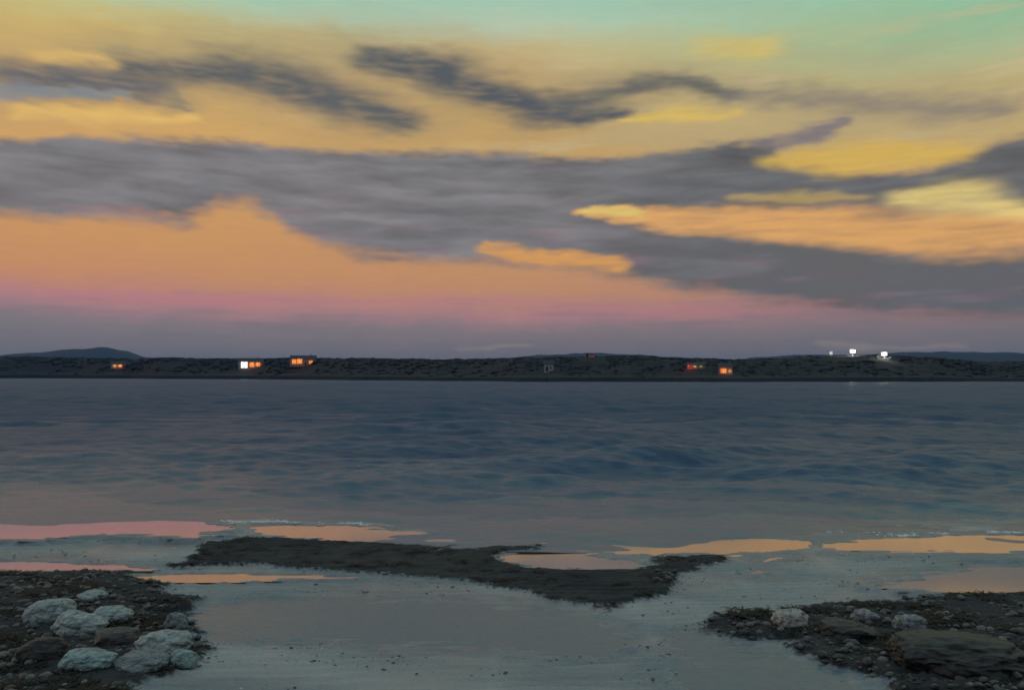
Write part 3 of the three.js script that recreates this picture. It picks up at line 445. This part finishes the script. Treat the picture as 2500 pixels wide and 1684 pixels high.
ROCKSPOT.forEach(([x, z, w, h], k) => {
  const [tone, label] = ROCK_LOOK[k], big = w > 0.8, g = mergeVertices(new THREE.IcosahedronGeometry(1, big ? 34 : 22).deleteAttribute('normal').deleteAttribute('uv')), p = g.attributes.position, col = new Float32Array(p.count * 3), uv = new Float32Array(p.count * 2), c = TONE[tone], o = k * 13.7;
  const up = h * 1.05, deep = w * 0.42;
  for (let i = 0; i < p.count; i++) {
    let x = p.getX(i), y = p.getY(i), zz = p.getZ(i);
    const s = 1 + 0.2 * n3(x * 1.1 + o, y * 1.1, zz * 1.1 - o) + 0.09 * n3(x * 2.7 - o, y * 2.7 + o, zz * 2.7) + 0.05 * (0.5 - Math.abs(n3(x * 4.1 + o, y * 5.3, zz * 4.1))) + (big ? -0.04 * Math.pow(1 - Math.abs(n3(x * 2.2 - o, y * 3.4, zz * 2.2)), 6) : 0) + 0.035 * n3(x * 7, y * 7 + o, zz * 7) + 0.012 * n3(x * 19, y * 19, zz * 19 + o);
    const e = (v) => Math.sign(v) * Math.pow(Math.abs(v), 0.82);
    const f = 1 + 0.06 * n3(x * 4 + o, y * 4, zz * 4), v = 1 + 0.32 * n3(x * 3 + o, y * 9, zz * 3) + 0.22 * n3(x * 11, y * 11 + o, zz * 11) + 0.14 * n3(x * 40, y * 40, zz * 40); // tone
    x = e(x) * s; y = e(y) * s; zz = e(zz) * s;
    p.setXYZ(i, x * w * 0.52, y * up * (y > 0 ? 0.72 : 0.5) * f, zz * deep);
    for (let n = 0; n < 3; n++) col[i * 3 + n] = c[n] * clamp(v, 0.35, 1.6);
    uv[i * 2] = (x * w + zz * w * 0.6) * 1.3; uv[i * 2 + 1] = (y * up * 1.4 + zz * w * 0.6) * 1.3;
  }
  g.setAttribute('color', new THREE.BufferAttribute(col, 3)); g.setAttribute('uv', new THREE.BufferAttribute(uv, 2)); g.computeVertexNormals();
  const m = new THREE.Mesh(g, rockMaterial); m.name = (k === 10 || k >= 14 ? 'boulder' : 'stone') + (k ? '_' + String(k).padStart(3, '0') : '');
  m.position.set(x, ground(x, z) + up * 0.08, z); m.rotation.set((k === 2 ? 0.1 : 0), (k * 1.7) % 0.9 - 0.45, k === 2 ? -0.22 : 0);
  scene.add(shade(tag(m, label, k === 10 || k >= 14 ? 'boulder' : 'stone', 'stones on the rock beds')));
});

// pebbles, weed
{
  const r = rng(12), geos = [0, 1].map((k) => { const g = mergeVertices(new THREE.IcosahedronGeometry(1, 3).deleteAttribute('normal').deleteAttribute('uv')), p = g.attributes.position; for (let i = 0; i < p.count; i++) { const x = p.getX(i), y = p.getY(i), z = p.getZ(i), s = 1 + 0.25 * n3(x * 1.3 + k * 9, y * 1.3, z * 1.3); p.setXYZ(i, x * s, y * s * 0.6, z * s * 0.8); } g.computeVertexNormals(); return g; });
  const m = new THREE.MeshStandardMaterial({ color: 0xffffff, roughness: 0.45 }), X = new THREE.Matrix4(), Q = new THREE.Quaternion(), c = new THREE.Color(), E = new THREE.Euler();
  geos.forEach((g, k) => {
    const N = 1500, inst = new THREE.InstancedMesh(g, m, N); let n = 0;
    while (n < N) {
      const left = r() < 0.5, x = left ? mix(-9, -3, r()) : mix(2, 9, r()), z = mix(-12, -6.2, r()), b = bankAt(x, z); if (b < 0.6 || r() > 0.35 + fbm(x * 1.2, z * 1.6, 3)) continue;
      const s = 0.012 + 0.05 * r() ** 4; X.compose(new THREE.Vector3(x, ground(x, z) + s * 0.1, z), Q.setFromEuler(E.set((r() - 0.5) * 0.5, r() * 6.28, (r() - 0.5) * 0.5)), new THREE.Vector3(s, s, s)); inst.setMatrixAt(n, X);
      const v = mix(0.03, 0.13, r() ** 3); inst.setColorAt(n, c.setRGB(v, v * 1.02, v * 1.02)); n++;
    }
    inst.name = k ? 'pebbles_001' : 'pebbles'; inst.userData.kind = 'stuff'; tag(inst, k ? 'small dark angular pebbles between the stones' : 'small dark rounded pebbles strewn between the stones', 'pebbles'); scene.add(shade(inst));
  });
}
{
  const r = rng(23), blades = [];
  for (let b = 0; b < 5; b++) { const g = new THREE.PlaneGeometry(0.014, 0.2, 1, 6); g.rotateX(-Math.PI / 2); const p = g.attributes.position, ph = r() * 6; for (let i = 0; i < p.count; i++) { const z = p.getZ(i), t = z / 0.2 + 0.5; p.setXYZ(i, p.getX(i) * (1.1 - t * 0.5) + 0.035 * Math.sin(t * 4 + ph), 0.004 + 0.012 * Math.abs(Math.sin(t * 5 + ph)), z); } g.rotateY(b / 5 * 6.28 + r()); g.translate((r() - 0.5) * 0.12, b * 0.002, (r() - 0.5) * 0.12); g.computeVertexNormals(); blades.push(g); }
  const g = mergeGeometries(blades), m = new THREE.MeshPhysicalMaterial({ color: 0xffffff, roughness: 0.6, specularIntensity: 0.3, side: THREE.DoubleSide }), N = 1500, inst = new THREE.InstancedMesh(g, m, N), X = new THREE.Matrix4(), Q = new THREE.Quaternion(), Y = new THREE.Vector3(0, 1, 0), c = new THREE.Color(); let n = 0;
  while (n < N) {
    const x = mix(-9, 9, r()), z = mix(-15.2, -6.5, r()); if (bankAt(x, z) < 0.45 + 0.3 * r() || fbm(x * 1.1 + 70, z * 1.9, 3) < 0.3 * r() - 0.05) continue;
    if (films.some((f) => f.mask(x, z) > 0.2) || (z < -10.3 && Math.abs(x) < 5.6 && r() > 0.22)) continue;
    if (ROCKSPOT.some(([a, b, w]) => Math.hypot(x - a, z - b) < w * 0.5)) continue;
    const s = mix(0.5, 1.3, r()); X.compose(new THREE.Vector3(x, ground(x, z) - 0.004, z), Q.setFromAxisAngle(Y, r() * 6.28), new THREE.Vector3(s, s, s)); inst.setMatrixAt(n, X); const v = mix(0.5, 1.5, r()); inst.setColorAt(n, c.setRGB(0.01 * v, 0.0095 * v, 0.008 * v)); n++;
  }
  inst.name = 'seaweed'; inst.userData.kind = 'stuff'; tag(inst, 'dark wet seaweed matted over the mud banks', 'seaweed'); scene.add(shade(inst));
}

// foam flecks along the water's edge and shell grit on the sand
{
  const r = rng(61), ball = new THREE.IcosahedronGeometry(1, 1), X = new THREE.Matrix4(), Q = new THREE.Quaternion(), Y = new THREE.Vector3(0, 1, 0), c = new THREE.Color();
  const m = new THREE.MeshStandardMaterial({ color: new THREE.Color(0.72, 0.73, 0.72), roughness: 0.7 }), N = 5200, inst = new THREE.InstancedMesh(ball, m, N); let n = 0;
  while (n < N) {
    const x = mix(-15, 14, r()); if (fbm(x * 0.9 + 4, 2.5, 4) < -0.1 + 0.5 * r()) continue;
    let z = -shoreAt(x) - 1.6; while (ground(x, z) < 0.004 && z > -25 && z < -10) z += 0.03;
    z += (r() + r() + r() - 1.7) * 0.12;
    const y = Math.max(ground(x, z), 0.004), s = 0.006 + 0.014 * r() ** 2; X.compose(new THREE.Vector3(x, y + s * 0.1, z), Q.setFromAxisAngle(Y, r() * 6.28), new THREE.Vector3(s * mix(1, 2.6, r()), s * 0.4, s)); inst.setMatrixAt(n++, X);
  }
  inst.name = 'foam'; inst.userData.kind = 'stuff'; tag(inst, 'thin broken line of pale foam along the water edge', 'foam'); scene.add(shade(inst));
  const chip = new THREE.MeshStandardMaterial({ color: 0xffffff, roughness: 0.6 }), K = 2600, grit = new THREE.InstancedMesh(ball, chip, K); n = 0;
  while (n < K) {
    const x = mix(-9, 9, r()), z = mix(-14.5, -6.3, r()); if (bankAt(x, z) > 0.5 || fbm(x * 0.7 + 31, z * 1.9, 4) < 0.35 * r() - 0.02 || films.some((f) => f.mask(x, z) > 0.2)) continue;
    const s = 0.004 + 0.014 * r() ** 4; X.compose(new THREE.Vector3(x, ground(x, z) + s * 0.15, z), Q.setFromAxisAngle(Y, r() * 6.28), new THREE.Vector3(s * mix(1, 1.8, r()), s * 0.6, s)); grit.setMatrixAt(n, X); const v = r() < 0.3 ? mix(0.35, 0.6, r()) : mix(0.05, 0.16, r()); grit.setColorAt(n++, c.setRGB(v, v * 0.98, v * 0.93));
  }
  grit.name = 'shell_grit'; grit.userData.kind = 'stuff'; tag(grit, 'shell grit and small pebbles scattered over the wet sand', 'grit'); scene.add(shade(grit));
}
// a pale stalk in the wet sand
{
  const curve = new THREE.CatmullRomCurve3([[0, -0.03, 0], [0.008, 0.03, 0.004], [0.02, 0.075, 0.0]].map((q) => new THREE.Vector3(...q)));
  const m = new THREE.Mesh(new THREE.TubeGeometry(curve, 10, 0.006, 7), wallPaint(0.62, 0.56, 0.34)); m.name = 'straw_stalk'; m.position.set(-1.35, ground(-1.35, -8.35), -8.35);
  scene.add(shade(tag(m, 'short pale straw stalk standing in the wet sand at front', 'stalk')));
}

renderer.render(scene, camera);
